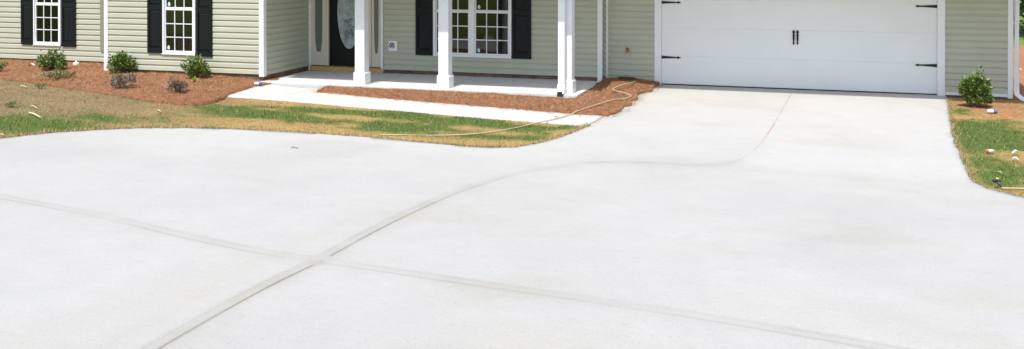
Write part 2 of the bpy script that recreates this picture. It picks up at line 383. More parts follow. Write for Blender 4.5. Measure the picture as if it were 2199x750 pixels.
def lawncol(P, bright=1.0):
    g = sstep(.12, .92, green(P))[:, None]
    tan = np.array([.355, .25, .10]); taupe = np.array([.238, .178, .092]); grn = np.array([.082, .130, .032]); olive = np.array([.14, .165, .04]); gold = np.array([.38, .27, .12]); clay = np.array([.34, .165, .085])
    left = sstep(-5.0, -8.5, P[:, 0])[:, None]
    dry = tan * (1 - left) + taupe * left
    n = fbm(P, 3.1, 21)[:, None]; dry = dry * (.82 + .36 * n)
    red = sstep(.62, .75, fbm(P, 2.3, 40))[:, None] * .55 * (1 - left)
    rb = np.zeros(len(P))
    for b in BROWN[:2]: rb = rb + blob(P, *b)
    rb = np.clip(rb + sstep(5.0, 7.5, P[:, 0]) * sstep(-2.5, 0.0, P[:, 1]), 0, 1)[:, None]
    dry = dry * (1 - red) + clay * red; dry = dry * (1 - rb * .7) + clay * rb * .7
    gr = grn * (1 - .5 * n) + olive * .5 * n
    c = dry * (1 - g) + gr * g
    e = np.exp(-(polydist(P, [tuple(p) for p in LE] ) / .13) ** 2)[:, None] * .9
    e = np.maximum(e, np.exp(-(polydist(P, [tuple(p) for p in RE]) / .045) ** 2)[:, None] * .6)
    c = c * (1 - e) + gold * e
    return c * bright

# ------------------------------------------------------------------ ground
def axis(lo, a, b, hi, fine):
    mid = list(np.arange(a, b + fine / 2, fine)); out = list(mid); s = fine; x = b
    while x < hi: s *= 1.35; x += s; out.append(min(x, hi))
    s = fine; x = a
    while x > lo: s *= 1.35; x -= s; out.insert(0, max(x, lo))
    return np.array(out)
ax = axis(-700, -26, 22, 700, .5); ay = axis(-500, -24, 24, 900, .5)
gx, gy = np.meshgrid(ax, ay); P = np.c_[gx.ravel(), gy.ravel()]
Z = np.where(-P[:, 1] > 40, 1.6, H(P[:, 0], np.clip(P[:, 1], -40, 1e9))) - .05
n0, n1 = len(ax), len(ay); ii, jj = np.meshgrid(np.arange(n0 - 1), np.arange(n1 - 1)); q = (jj * n0 + ii).ravel()
Fq = np.c_[q, q + 1, q + n0 + 1, q + n0]
fb = fbm(P, .35, 77)[:, None]; clay = np.array([.40, .20, .11]); gg = np.array([.16, .21, .055])
k = np.clip(sstep(9.5, 11.5, P[:, 1])[:, None] + sstep(-8, -10, P[:, 1])[:, None] + sstep(8, 12, np.abs(P[:, 0] + 3))[:, None] * sstep(-1, -3, P[:, 1])[:, None], 0, 1)
gc = (clay * (1 - k) + gg * k) * (.8 + .4 * fb)
tag(npmesh('ground', np.c_[P, Z], Fq, M['soil'], gc), kind='structure')
# lawn sheet in front of the house
tag(drape('lawn_soil', [(-16, -9.5), (-16, -0.8), (-7.0, -0.8), (-7.0, -.1), (10.5, -.1), (10.5, 2.5), (13, 2.5), (13, -9.0)], .11, 0.0, M['soil'], colf=lawncol), kind='structure')

def drivecol(P):
    c = np.ones((len(P), 3))
    d = polydist(P, [tuple(p) for p in JC]); d2 = polydist(P, [tuple(p) for p in JX])
    near = sstep(-4.5, -7, P[:, 1])
    n = fbm(P, 2.5, 3); k = (.3 + 1.2 * n)
    a = np.exp(-(d / .10) ** 2) * .075 * near * k + np.exp(-(d2 / .12) ** 2) * .05 * k + np.exp(-(d / .5) ** 2) * .02 * near
    c -= a[:, None] * np.array([.9, .95, 1.15])
    ts = sstep(.60, .78, fbm(P @ np.array([[.8, .35], [-.6, 1.9]]), .9, 12)) * .05
    c -= ts[:, None] * np.array([.7, .9, 1.5])
    q = 1 - .05 * sstep(.5, .8, fbm(P, .6, 31)); c *= q[:, None]
    sw = gnd(1500, 368)[1] + .25 * np.sin(P[:, 0] * .7) - P[:, 1]                       # dirt washed into the low line across the slab
    c *= (1 - .030 * np.exp(-(sw / .28) ** 2) * (P[:, 0] > -4))[:, None] ; c *= (.955 + .045 * sstep(0.8, -1.0, sw))[:, None]
    for ln, wd, am in (([(250, 735), (480, 610), (620, 540), (760, 478)], .10, .04), ([(60, 740), (300, 650), (520, 560)], .22, .030), ([(560, 620), (500, 655)], .05, .06),
                       ([(1465, 517), (1500, 522)], .04, .09), ([(1885, 567), (1915, 573)], .04, .07), ([(1840, 543), (1880, 545)], .05, .05), ([(1270, 352), (1310, 352)], .05, .08), ([(1150, 480), (1250, 500)], .3, .02),
                       ([(1600, 660), (1900, 690)], .35, .02), ([(1480, 210), (1530, 230)], .10, .04), ([(1620, 232), (1700, 240)], .12, .03)):
        e = np.exp(-(polydist(P, G(ln)) / wd) ** 2) * am; c *= 1 - e[:, None] * np.array([.55, .8, 1.5])
    return np.clip(c, 0, 1)
PRC = [(-.07, 0), (-.035, .03), (-.014, .12), (-.004, .46), (.005, .40), (.016, .12), (.035, .06), (.07, .08), (.088, .08), (.096, .20), (.104, .07), (.15, 0)]
PRX = [(-.05, 0), (-.012, .09), (0, .14), (.012, .08), (.03, .04), (.07, .05), (.092, .13), (.103, .10), (.15, 0)]
PRD = [(-.03, 0), (-.008, .08), (0, .30), (.008, .08), (.03, 0)]
def sdist(P, line):
    P = np.asarray(P, float); best = np.full(len(P), 1e9); sg = np.zeros(len(P)); tt = np.zeros(len(P)); L = [np.array(q[:2]) for q in line]
    acc = 0; tot = sum(np.linalg.norm(b - a) for a, b in zip(L, L[1:]))
    for a, b in zip(L, L[1:]):
        ab = b - a; l = np.linalg.norm(ab); t = np.clip(((P - a) @ ab) / (l * l), 0, 1); v = P - a - t[:, None] * ab; d = np.linalg.norm(v, axis=1)
        s_ = np.sign(ab[0] * (P - a)[:, 1] - ab[1] * (P - a)[:, 0]); m_ = d < best; best[m_] = d[m_]; sg[m_] = s_[m_]; tt[m_] = ((acc + t * l) / tot)[m_]; acc += l
    return best * sg, tt
DIA = G(dia)
PRF = [(-.03, 0), (-.007, .05), (0, .42), (.007, .05), (.03, 0)]
JOINTS = [(JC, PRC, lambda t: np.maximum(.12, 1.0 - 1.05 * sstep(.14, .55, t)) * (1 - sstep(.66, .74, t))), (JC, PRF, lambda t: sstep(.50, .66, t) * (.35 + .65 * sstep(.66, .78, t))), (JX, PRX, lambda t: .75 + .35 * np.sin(t * 23)), (DIA, PRD, lambda t: 1.0 + 0 * t)]
def jointcol(P):
    c = drivecol(P)
    for ln, pr, fd in JOINTS:
        d, t = sdist(P, ln); a_ = np.interp(d, [q[0] for q in pr], [q[1] for q in pr], left=0, right=0) * fd(t) * (.7 + .6 * vnoise(np.c_[t * 60, t * 0], 1.0, 5))
        c = c * (1 - np.clip(a_, 0, .9)[:, None] * np.array([.88, 1.0, 1.18]))
    return np.clip(c, 0, 1)
def groove(P):
    z = np.zeros(len(P))
    for ln, pr, fd in (JOINTS[0], JOINTS[2]):
        d, t = sdist(P, ln); z -= .004 * np.exp(-(d / .008) ** 2) * np.clip(fd(t), 0, 1) + .002 * np.exp(-((d - .05) / .05) ** 2) * np.clip(fd(t), 0, 1)
    return z
tag(drape('driveway', drive_poly, .13, .022, M['drive'], skirt=.09, colf=jointcol, zf=groove, lines=[(ln, [q[0] for q in pr]) for ln, pr, _ in JOINTS]), kind='structure')
tag(drape('walkway', walk_poly, .15, .026, M['walk'], skirt=.07), kind='structure')

def ribbon(name, pts, width, off, m, zf=None):
    pts = [np.array(p[:2], float) for p in pts]; V = []; Fs = []
    for i, p in enumerate(pts):
        t = pts[min(i + 1, len(pts) - 1)] - pts[max(i - 1, 0)]; t /= np.linalg.norm(t) + 1e-9; nrm = np.array([-t[1], t[0]])
        wd = width(i / (len(pts) - 1)) if callable(width) else width
        for sgn in (-1, 1): q = p + nrm * sgn * wd / 2; V.append((q[0], q[1], float(H(*q)) + off))
        if i: k = 2 * i; Fs.append((k - 2, k - 1, k + 1, k))
    V = np.array(V); Fs = np.array(Fs); a, b, c = V[Fs[:, 0]], V[Fs[:, 1]], V[Fs[:, 2]]
    if np.cross(b - a, c - a)[:, 2].sum() < 0: Fs = Fs[:, ::-1]
    return V, Fs
def rib(name, pts, width, off, m):
    V, Fs = ribbon(name, [p for p in resample_open(pts, .12)], width, off, m); return tag(npmesh(name, V, Fs, m), kind='structure')
rib('driveway_joint', G([(1664, 268), (1656, 280), (1648, 291)]), .011, .0235, M['clayjoint'])
for a, b in (((729, 227.5), (785, 204)), ((884, 241), (932, 216)), ((1056, 256), (1108, 231)), ((1264, 272), (1309, 245)), ((592, 216), (690, 187)), ):
    rib('walkway_joint', [gnd(*a)[:2], gnd(*b)[:2]], .008, .0285, M['joint'])

# porch slab
zS = .05
pb = MB().box(-7.34, -1.1, -2.12, YP + .3, -.12, zS); tag(pb.build('porch_floor', M['porch'], bevel=.008), kind='structure')
for px, py in ((995, 175), (1190, 185), (850, 166)):
    q = onZ(px, py, zS); tag(MB().box(q[0] - .004, q[0] + .004, -2.11, YP - .02, zS + .001, zS + .004).build('porch_joint', M['joint']), kind='structure')

def moundz(V):
    c = gnd(1340, 186); d = np.hypot((V[:, 0] - c[0]) / .55, (V[:, 1] - c[1]) / .35); base = .10 * np.exp(-d * d)
    return base + .03 * fbm(V, 5, 3)
def bedz(V): return .035 * fbm(V, 4, 8)
tag(drape('mulch_bed', bedL, .10, .03, M['mulch'], skirt=.08, zf=bedz, jitter=.03), kind='structure')
tag(drape('mulch_bed', bedP, .07, .045, M['mulch'], skirt=.06, zf=moundz, jitter=.05), kind='structure')

# ------------------------------------------------------------------ pine straw needles and grass blades (nobody could count them)
def slivers(name, pos, z, length, width, flat, cols, m, curl=0.0):
    n = len(pos); th = rng.random(n) * 2 * np.pi; el = flat(n)
    d = np.c_[np.cos(th) * np.cos(el), np.sin(th) * np.cos(el), np.sin(el)] * length[:, None]
    s = np.c_[-np.sin(th), np.cos(th), np.zeros(n)] * width[:, None] * .5
    p = np.c_[pos, z]; V = np.empty((n, 3, 3)); V[:, 0] = p - s; V[:, 1] = p + s; V[:, 2] = p + d
    Fq = np.arange(n * 3).reshape(n, 3); c = np.repeat(cols, 3, axis=0)
    return npmesh(name, V.reshape(-1, 3), Fq, m, c)
def scatter(poly, n, edge=0.0):
    A = np.array(poly); lo, hi = A.min(0) - edge, A.max(0) + edge; P = lo + rng.random((n, 2)) * (hi - lo)
    k = inside(P, poly)
    if edge: k |= (polydist(P, list(poly) + [poly[0]]) < edge * rng.random(len(P)) ** 2)
    return P[k]
def strawcols(n):
    a = rng.random((n, 1)); b = rng.random((n, 1)); c = np.array([.17, .08, .042]) * (1 - a) + np.array([.52, .30, .17]) * a
    return c * (.8 + .4 * b)
for poly, n, off, zf, edge in ((bedL, 80000, .03, bedz, .08), (bedP, 48000, .045, moundz, .17)):
    P = scatter(poly, n, edge); P = P[(P[:, 0] > -15) ]
    P = P[~((P[:, 0] < -7.3) & (P[:, 1] > -1.95) & (P[:, 0] > -11.0))]
    if poly is bedP: P = P[~((P[:, 1] > -2.10) & (P[:, 0] < -1.12))]
    P = P[(P[:, 1] < -.04)]
    ins = inside(P, poly); z = H(P[:, 0], P[:, 1]) + np.where(ins, off + zf(P), .032)
    n = len(P)
    o = slivers('pine_straw', P, z, .05 + .09 * rng.random(n), .004 + .004 * rng.random(n), lambda n: rng.random(n) * .45 - .02, strawcols(n), M['straw'])
    tag(o, 'loose red brown pine needles', 'pine straw', kind='stuff')
    o['label'] = 'loose red brown pine needles over the bed under the shuttered windows' if poly is bedL else 'loose red brown pine needles on the strip before the porch'

P = np.c_[rng.random(330000) * 29 - 16, rng.random(330000) * 9.9 - 9.9]
vis = (P[:, 0] < 1.0) | (P[:, 0] > 4.8); P = P[vis]
for poly in (drive_poly, walk_poly, bedL, bedP, [(-7.34, -2.13), (-1.1, -2.13), (-1.1, 0), (-7.34, 0)], [(-20, YA), (-10.95, YA), (-10.95, YB), (-7.3, YB), (-7.3, 1), (-20, 1)], [(-2, -.05), (6.45, -.05), (6.45, 3), (-2, 3)]):
    P = P[~inside(P, poly)]
# thin the bare patches by the house corner
rb = np.clip(sum(blob(P, *b) for b in BROWN[:2]), 0, 1); P = P[rng.random(len(P)) > rb * .75]
fr_ = []
for line, sgn in ((LE, 1), (RE, -1)):
    for a_, b2 in zip(line[:-1], line[1:]):
        a_, b2 = np.array(a_), np.array(b2); Ln = np.linalg.norm(b2 - a_); k_ = int(Ln * 420); t = rng.random((k_, 1)); nr = np.array([-(b2 - a_)[1], (b2 - a_)[0]]) / Ln
        jag = .035 * (vnoise(np.c_[t[:, 0] * Ln * 3 + a_[0] * 3, t[:, 0] * 0 + a_[1] * 3], 1.0, 4) - .4)
        fr_.append(a_ + (b2 - a_) * t + nr * (.05 * rng.random((k_, 1)) ** 1.5 * np.where(rng.random((k_, 1)) < .5, 1, -.6) - jag[:, None]) )
P = np.r_[P, np.concatenate(fr_)]
n = len(P); g = green(P); c = lawncol(P) * (.75 + .5 * rng.random((n, 1)))
mixs = (rng.random((n, 1)) < .13); c = np.where(mixs, np.array([.36, .29, .15]) * (.7 + .5 * rng.random((n, 1))), c)
# blade fringe where the lawn meets the slab
ed = np.exp(-(polydist(P, [tuple(p) for p in LE]) / .15) ** 2)
L = (.018 + .028 * rng.random(n)) * (1 + .7 * ed) * (.8 + .5 * g)
o = slivers('grass', P, H(P[:, 0], P[:, 1]) + np.where(np.arange(n) >= n - sum(len(q) for q in fr_), .018, -.002), L, .005 + .005 * rng.random(n), lambda n: .35 + rng.random(n) * .9, c, M['blade'])
tag(o, 'patchy short lawn grass, green in places and straw coloured in others', 'grass', kind='stuff')

# ================================================================== HOUSE
house = empty('house', (0, 0, 0), 'sage green vinyl sided house with white trim, black shutters and a white garage door', 'house')
hp = lambda mb, name, m, parent=None, **k: mb.build(name, m, parent or house, **k)
E = .1143
def siding(name, x0, x1, Y, zb, zt, holes=(), m=None, axis='Y', e=E):
    """dutch lap courses facing -Y (axis Y) or +X (axis X, x0..x1 run along Y at plane X=Y)"""
    mb = MB(); n = int(math.ceil((zt - zb) / e))
    prof = [(0, .021), (.62, .0165), (.74, .004), (1.0, .001)]
    def oat(t):
        for (t0, o0), (t1, o1) in zip(prof, prof[1:]):
            if t <= t1: return o0 + (o1 - o0) * (t - t0) / (t1 - t0)
        return prof[-1][1]
    def seg(a, b, z0, ta=0.0, tb=1.0):
        pr = [(ta, oat(ta))] + [p for p in prof if ta < p[0] < tb] + [(tb, oat(tb))]
        for (t0, o0), (t1, o1) in zip(pr, pr[1:]):
            za, zb_ = z0 + t0 * e, z0 + t1 * e
            if axis == 'Y': mb.quad((a, Y - o0, za), (b, Y - o0, za), (b, Y - o1, zb_), (a, Y - o1, zb_))
            else: mb.quad((Y + o0, a, za), (Y + o0, b, za), (Y + o1, b, zb_), (Y + o1, a, zb_))
        if axis == 'Y': mb.quad((a, Y, z0), (b, Y, z0), (b, Y - .021, z0), (a, Y - .021, z0))
        else: mb.quad((Y, a, z0), (Y, b, z0), (Y + .021, b, z0), (Y + .021, a, z0))
    for i in range(n):
        z0 = zb + i * e; spans = [(x0, x1)]
        for hx0, hx1, hz0, hz1 in holes:
            if z0 + e > hz0 and z0 < hz1:
                ns = []
                for a, b in spans:
                    if hx0 > a: ns.append((a, min(b, hx0)))
                    if hx1 < b: ns.append((max(a, hx1), b))
                spans = [s_ for s_ in ns if s_[1] - s_[0] > .005]
        for a, b in spans: seg(a, b, z0)
        for hx0, hx1, hz0, hz1 in holes:
            if z0 < hz0 < z0 + e: seg(hx0, hx1, z0, 0, (hz0 - z0) / e)
            if z0 < hz1 < z0 + e: seg(hx0, hx1, z0, (hz1 - z0) / e, 1)
    return mb.build(name, m or M['siding'], house)
TOP = 2.6
# ---- key positions
XBL = onY(228, 140, YB)[0]; XBR = onY(566, 150, YB)[0]
zA = .162; zB = .17; zPw = .126; zGw = .036
def windim(px0, px1, py, Y):
    a = onY(px0, py, Y); b = onY(px1, py, Y); return a[0], b[0], (a[2] + b[2]) / 2
def window(cols_px, Y, pyb, n_units, label=None, stickers=(), curtain=False, fw=.055):
    """double hung window(s); cols_px: frame left, frame right; pyb: source y of frame bottom at mid"""
    x0, x1 = onY(cols_px[0], pyb, Y)[0], onY(cols_px[1], pyb, Y)[0]; z0 = onY((cols_px[0] + cols_px[1]) / 2, pyb, Y)[2]
    glassH = .80; rail = .055; sill = .075; z1 = z0 + sill + 2 * glassH + rail + .06
    w = empty('window', ((x0 + x1) / 2, Y, z0), None, None) if False else bpy.data.objects.new('window', None)
    C.objects.link(w) if w.name not in C.objects else None
    w.parent = house
    yf = Y - .045                                            # front of casing
    fr = MB(); mull = .115; U = (x1 - x0 - (n_units - 1) * (mull - 2 * fw)) / n_units if n_units > 1 else (x1 - x0)
    fr.box(x0, x1, yf, Y + .06, z0, z0 + .05); fr.box(x0, x1, yf, Y + .06, z1 - .05, z1)
    fr.box(x0, x0 + fw, yf - .001, Y + .06, z0 - .001, z1 + .001); fr.box(x1 - fw, x1, yf - .001, Y + .06, z0 - .001, z1 + .001)
    uw = (x1 - x0 - 2 * fw - (n_units - 1) * mull) / n_units
    for i in range(n_units - 1):
        a = x0 + fw + uw * (i + 1) + mull * i; fr.box(a, a + mull, yf + .002, Y + .06, z0 + .001, z1 - .001)
    fr.build('frame', M['white'], w, bevel=.004)
    for i in range(n_units):
        a = x0 + fw + i * (uw + mull); b = a + uw
        for lvl, (za, zb_, yo) in enumerate(((z0 + .05, z0 + .05 + .028 + glassH + .03, 0.0), (z0 + .05 + .028 + glassH + .028, z1 - .05, .018))):
            s = MB(); sw = .024; ys = Y - .022 + yo
            s.box(a, b, ys, ys + .03, za, za + .03); s.box(a, b, ys, ys + .03, zb_ - .032, zb_)
            s.box(a, a + sw, ys - .001, ys + .03, za, zb_); s.box(b - sw, b, ys - .001, ys + .03, za, zb_)
            s.build('sash', M['white'], w, bevel=.003)
            mu = MB(); ga, gb, gz0, gz1 = a + sw, b - sw, za + .03, zb_ - .032
            for k in (1, 2):
                xx = ga + (gb - ga) * k / 3; mu.box(xx - .0085, xx + .0085, ys + .008, ys + .02, gz0, gz1)
                zz = gz0 + (gz1 - gz0) * k / 3; mu.box(ga, gb, ys + .0065, ys + .0215, zz - .0085, zz + .0085)
            mu.build('muntin', M['white'], w)
            MB().box(ga - .005, gb + .005, ys + .022, ys + .026, gz0 - .005, gz1 + .005).build('pane', M['glass'], w)
            if i in stickers:
                t = MB(); cx, cz = ga + .055, gz0 + .06
                t.prism([(cx + .028 * math.cos(q) * (1 - .25 * math.sin(q)), cz + .042 * math.sin(q)) for q in np.linspace(0, 2 * math.pi, 14)[:-1]], ys + .018, ys + .0205)
                t.build('sticker', M['sticker'], w)
        if curtain and i == n_units - 1:
            cu = MB(); K = 16
            for k in range(K):
                xa = b - .02 - .17 * k / K; xb = b - .02 - .17 * (k + 1) / K
                cu.quad((xa, Y + .12 + .012 * math.sin(k * 2.1), z0), (xb, Y + .12 + .012 * math.sin((k + 1) * 2.1), z0), (xb, Y + .12 + .012 * math.sin((k + 1) * 2.1), z1), (xa, Y + .12 + .012 * math.sin(k * 2.1), z1))
            cu.build('curtain', M['curtain'], w)
    rm = MB(); d = 1.2
    rm.quad((x0 - .5, Y + d, z0 - .8), (x1 + .5, Y + d, z0 - .8), (x1 + .5, Y + d, z1 + .3), (x0 - .5, Y + d, z1 + .3))
    rm.quad((x0 - .5, Y + .062, z0 - .8), (x0 - .5, Y + d, z0 - .8), (x0 - .5, Y + d, z1 + .3), (x0 - .5, Y + .062, z1 + .3))
    rm.quad((x1 + .5, Y + .062, z0 - .8), (x1 + .5, Y + d, z0 - .8), (x1 + .5, Y + d, z1 + .3), (x1 + .5, Y + .062, z1 + .3))
    rm.quad((x0 - .5, Y + .062, z0 - .8), (x1 + .5, Y + .062, z0 - .8), (x1 + .5, Y + d, z0 - .8), (x0 - .5, Y + d, z0 - .8))
    rm.quad((x0 - .5, Y + .062, z1 + .3), (x1 + .5, Y + .062, z1 + .3), (x1 + .5, Y + d, z1 + .3), (x0 - .5, Y + d, z1 + .3))
    rm.build('room_interior', M['room'], w)
    return x0, x1, z0, z1
def shutter(px0, px1, pyb, Y, z1):
    a = onY((px0 + px1) / 2, pyb, Y - .03); x0 = onY(px0, pyb, Y - .03)[0]; x1 = onY(px1, pyb, Y - .03)[0]; z0 = a[2]
    y0, y1 = Y - .048, Y - .019; s = MB(); st = .05
    zm = z0 + .90
    s.box(x0, x0 + st, y0, y1, z0, z1); s.box(x1 - st, x1, y0, y1, z0, z1)
    for za, zb_ in ((z0, z0 + .10), (zm - .05, zm + .05), (z1 - .10, z1)): s.box(x0 + st, x1 - st, y0 + .001, y1, za, zb_)
    s.box(x0 + st, x1 - st, y0 + .016, y1, z0 + .1, z1 - .1)
    o = s.build('shutter', M['black'], house)
    for za, zb_ in ((z0 + .10, zm - .05), (zm + .05, z1 - .10)):
        q = MB(); xi0, xi1, zi0, zi1 = x0 + st + .006, x1 - st - .006, za + .008, zb_ - .008; b_ = .03
        o0 = [(xi0, y0 + .0155, zi0), (xi1, y0 + .0155, zi0), (xi1, y0 + .0155, zi1), (xi0, y0 + .0155, zi1)]
        i0 = [(xi0 + b_, y0 + .004, zi0 + b_), (xi1 - b_, y0 + .004, zi0 + b_), (xi1 - b_, y0 + .004, zi1 - b_), (xi0 + b_, y0 + .004, zi1 - b_)]
        for k in range(4): q.quad(o0[k], o0[(k + 1) % 4], i0[(k + 1) % 4], i0[k])
        q.quad(*i0); q.build('raised_panel', M['black'], o)

# ---- windows (positions first, then siding with openings)
wA = window((73, 133), YA, 98, 1)
wB = window((350, 421.7), YB, 118, 1, stickers=(0,))
wP = window((931, 1099.5), YP, 123, 2, stickers=(1,), curtain=True)
shutter(46, 72.6, 95.3, YA, wA[3]); shutter(133.2, 163, 100.5, YA, wA[3])
shutter(317.5, 349.7, 113.5, YB, wB[3]); shutter(422.2, 455.8, 121.3, YB, wB[3])
shutter(893, 930.5, 118.5, YP, wP[3]); shutter(1100, 1140.5, 126.3, YP, wP[3])
inset = lambda w_: (w_[0] + .02, w_[1] - .02, w_[2] + .02, w_[3] - .02)
# entry geometry on the porch wall
zD0 = zS + .115
xe0 = onY(668.5, 100, YP)[0]; xe1 = onY(824, 100, YP)[0]; xd0 = onY(708, 100, YP)[0]; xd1 = xd0 + .915
XPR = onY(1293.5, 120, YP)[0]
siding('siding_wall', -18, XBL - .0, YA, zA, TOP, [inset(wA)])
siding('siding_wall', XBL + .05, XBR - .08, YB, zB, TOP, [inset(wB)])
siding('siding_wall', YB + .02, YP, XBR - .002, zB - .02, TOP, axis='X')
siding('siding_wall', xe1, XPR - .08, YP, zPw, TOP, [inset(wP)])
XG0 = onY(1303, 120, YG)[0]; XGt0 = onY(1406, 100, YG)[0]; XD0 = 0.0; XD1 = 4.88
XGt1 = XD1 + .125; XR = onY(2164, 100, YG)[0]; XRc = onY(2175, 100, YG)[0]
siding('siding_wall', XG0, XGt0 + .02, YG, zGw, TOP)
siding('siding_wall', XGt1 - .02, XR + .02, YG, zGw + .03, TOP)
siding('siding_wall', YP + .02, YG, XPR - .004, zPw, TOP, axis='X')
siding('siding_wall', YG + .02, 9.0, XRc - .006, zGw + .03, TOP, axis='X')
# sheathing / foundation behind (thick walls)
def wall(name, x0, x1, y0, y1, z0, z1, m): return MB().box(x0, x1, y0, y1, z0, z1).build(name, m, house)
wall('foundation', -18, XBL, YA + .008, YA + .2, -.2, zA, M['found'])
wall('foundation', XBL + .01, XBR - .012, YB + .008, YB + .2, -.2, zB, M['found'])
wall('foundation', XBR - .2, XBR - .01, YB + .201, YP, -.2, zB - .02, M['found'])
wall('foundation', XBR - .009, XPR - .01, YP + .008, YP + .2, -.2, zPw, M['found'])
wall('foundation', XPR - .2, XPR - .011, YP + .201, YG + .1, -.2, zPw, M['found'])
wall('foundation', XPR - .01, XGt0 + .1, YG + .008, YG + .2, -.2, zGw, M['found'])
wall('foundation', XGt1 - .06, XRc - .012, YG + .008, YG + .2, -.3, zGw + .02, M['found'])
wall('foundation', XRc - .2, XRc - .011, YG + .201, 9, -.3, zGw + .03, M['found'])
wall('base_trim', XGt1 - .005, XR + .002, YG - .022, YG + .007, zGw - .02, zGw + .03, M['white'])
# corner boards
def board(x0, x1, y0, y1, z0, z1=TOP, m=None, b=.004): return MB().box(x0, x1, y0, y1, z0, z1).build('corner_board', m or M['white'], house, bevel=b)
board(XBL - .03, XBL + .065, YB - .03, YB + .06, zB - .10)
board(XBL - .03, XBL - .002, YB + .061, YA, zA - .05)
board(XBR - .082, XBR + .02, YB - .03, YB + .075, zB - .045)
q = onY(661.5, 100, YP - .02)[0]
board(XBR + .001, XBR + .045, YP - .045, YP + .01, zS + .004)
board(xe0 - .035, xe0 - .004, YP - .03, YP + .01, zS + .004)
q0 = onY(1283, 120, YP - .02)[0]
board(q0, XPR + .006, YP - .03, YP - .001, zPw - .09)
board(XG0 - .012, XG0 + .03, YG - .045, YG - .004, zGw + .06)
board(XR - .002, XRc + .004, YG - .03, YG + .07, zGw - .045)
xs = onY(218.5, 60, YA - .03)[0]; MB().box(xs - .04, xs + .045, YA - .035, YA - .026, onY(218, 112, YA - .03)[2], TOP).build('shadow_strip', mat('painted_shadow_sage', (.25, .255, .20), .6, .3), house)  # dark strip painting in the shadow band left of the bay's corner board
# ---- entry
def b_(name, m, x0, x1, y0, y1, z0, z1, parent=None, bevel=.003): return MB().box(x0, x1, y0, y1, z0, z1).build(name, m, parent or house, bevel=bevel)
b_('door_jamb', M['beige'], xd0 - .045, xd0 - .003, YP - .05, YP + .05, zD0, 2.3)
b_('door_jamb', M['beige'], xd1 + .003, xd1 + .045, YP - .05, YP + .05, zD0, 2.3)
b_('door_jamb', M['white'], xe1 - .04, xe1 + .0, YP - .055, YP + .05, zD0 - .08, 2.3)
b_('threshold_board', M['wood'], xe0 - .003, xe1 - .002, YP - .06, YP + .05, zS + .002, zD0 - .022)
b_('door_sill', M['found'], xe0 + .0, xe1 - .045, YP - .045, YP + .05, zD0 - .02, zD0 - .001)
door = b_('front_door', M['doorblk'], xd0, xd1, YP - .012, YP + .04, zD0, 2.25)
cx = (xd0 + xd1) / 2; zc = zD0 + 1.12
def oval(a, b, cx, zc, y0, y1, n=40): return MB().prism([(cx + a * math.cos(t), zc + b * math.sin(t)) for t in np.linspace(0, 2 * math.pi, n + 1)[:-1]], y0, y1)
oa = (onY(731, 30, YP)[0], ); ra = cx - oa[0] + .10
oval(.295, .80, cx, zc, YP - .022, YP - .011).build('oval_rim', M['doorblk'], door)
oval(.265, .765, cx, zc, YP - .027, YP - .0215).build('oval_glass', M['frost'], door)
et = MB()
for s in range(60):
    a = random.random() * 6.28; rr = random.random() ** .5; xx = cx + .11 * rr * math.cos(a); zz = zc + .02 + (.34 * rr * math.sin(a) if s % 2 else -.50 + .10 * rr * math.sin(a)); k = random.uniform(.008, .02)
    if s % 2: zz = zc - .28 + .17 * rr * math.sin(a)
    t0 = random.random() * 6
    et.prism([(xx + k * math.cos(t0 + t) * (1 + .4 * (i % 2)), zz + 1.5 * k * math.sin(t0 + t)) for i, t in enumerate(np.linspace(0, 6.283, 8)[:-1])], YP - .0295 - .00003 * s, YP - .0272)
et.box(cx - .003, cx + .003, YP - .0296, YP - .0273, zc - .56, zc + .30); et.build('etched_scroll', M['etch'], door)
kn = MB().tube([(xd1 - .07, YP - .012, zD0 + .92), (xd1 - .07, YP - .05, zD0 + .92), (xd1 - .07, YP - .075, zD0 + .92)], [.012, .014, .03], 12); kn.build('door_knob', M['brass'], door, smooth=True)
for (sa, sb) in ((xe0, xd0 - .048), (xd1 + .048, xe1 - .043)):
    sl = b_('sidelight', M['beige'], sa, sb, YP - .02, YP + .03, zD0, 2.3)
    sx = (sa + sb) / 2; hw = (sb - sa) * .22
    bot = zD0 + .28
    pts = [(sx + hw, 2.1), (sx - hw, 2.1), (sx - hw, bot + .5), (sx - hw * .9, bot + .2), (sx - hw * .55, bot)] + [(sx + hw * .55, bot), (sx + hw * .9, bot + .2), (sx + hw, bot + .5)]
    MB().prism([(sx + (x - sx) * 1.18, z if z > 2 else z - .02) for x, z in pts], YP - .027, YP - .0195).build('glass_bead', M['beige'], sl)
    MB().prism(pts, YP - .031, YP - .0265).build('sidelight_glass', M['darkfrost'], sl)
# ---- porch columns
def column(xr, yfront=-1.95):
    wb = .235; x1 = xr; x0 = xr - wb; y0, y1 = yfront, yfront + wb; s = .02
    c = MB().box(x0 + s, x1 - s, y0 + s, y1 - s, zS + .02, 2.45).build('porch_column', M['white'], house, bevel=.005)
    hb = .235; z0 = zS + .002; m = MB(); n = 0
    rings = [(0, z0), (0, z0 + hb - .045), (-.004, z0 + hb - .035), (s - .002, z0 + hb)]
    for i, (d, z) in enumerate(rings): m.v += [(x0 + d, y0 + d, z), (x1 - d, y0 + d, z), (x1 - d, y1 - d, z), (x0 + d, y1 - d, z)]
    for i in range(3):
        for k in range(4): a = 4 * i + k; b = 4 * i + (k + 1) % 4; m.f.append((a, b, b + 4, a + 4))
    m.build('column_base', M['white'], c)
    return x0, x1, y0
cols = []
for px in (783.5, 964, 1229.5):
    X = onY(px, 170, -1.95)[0]; cols.append(column(X))
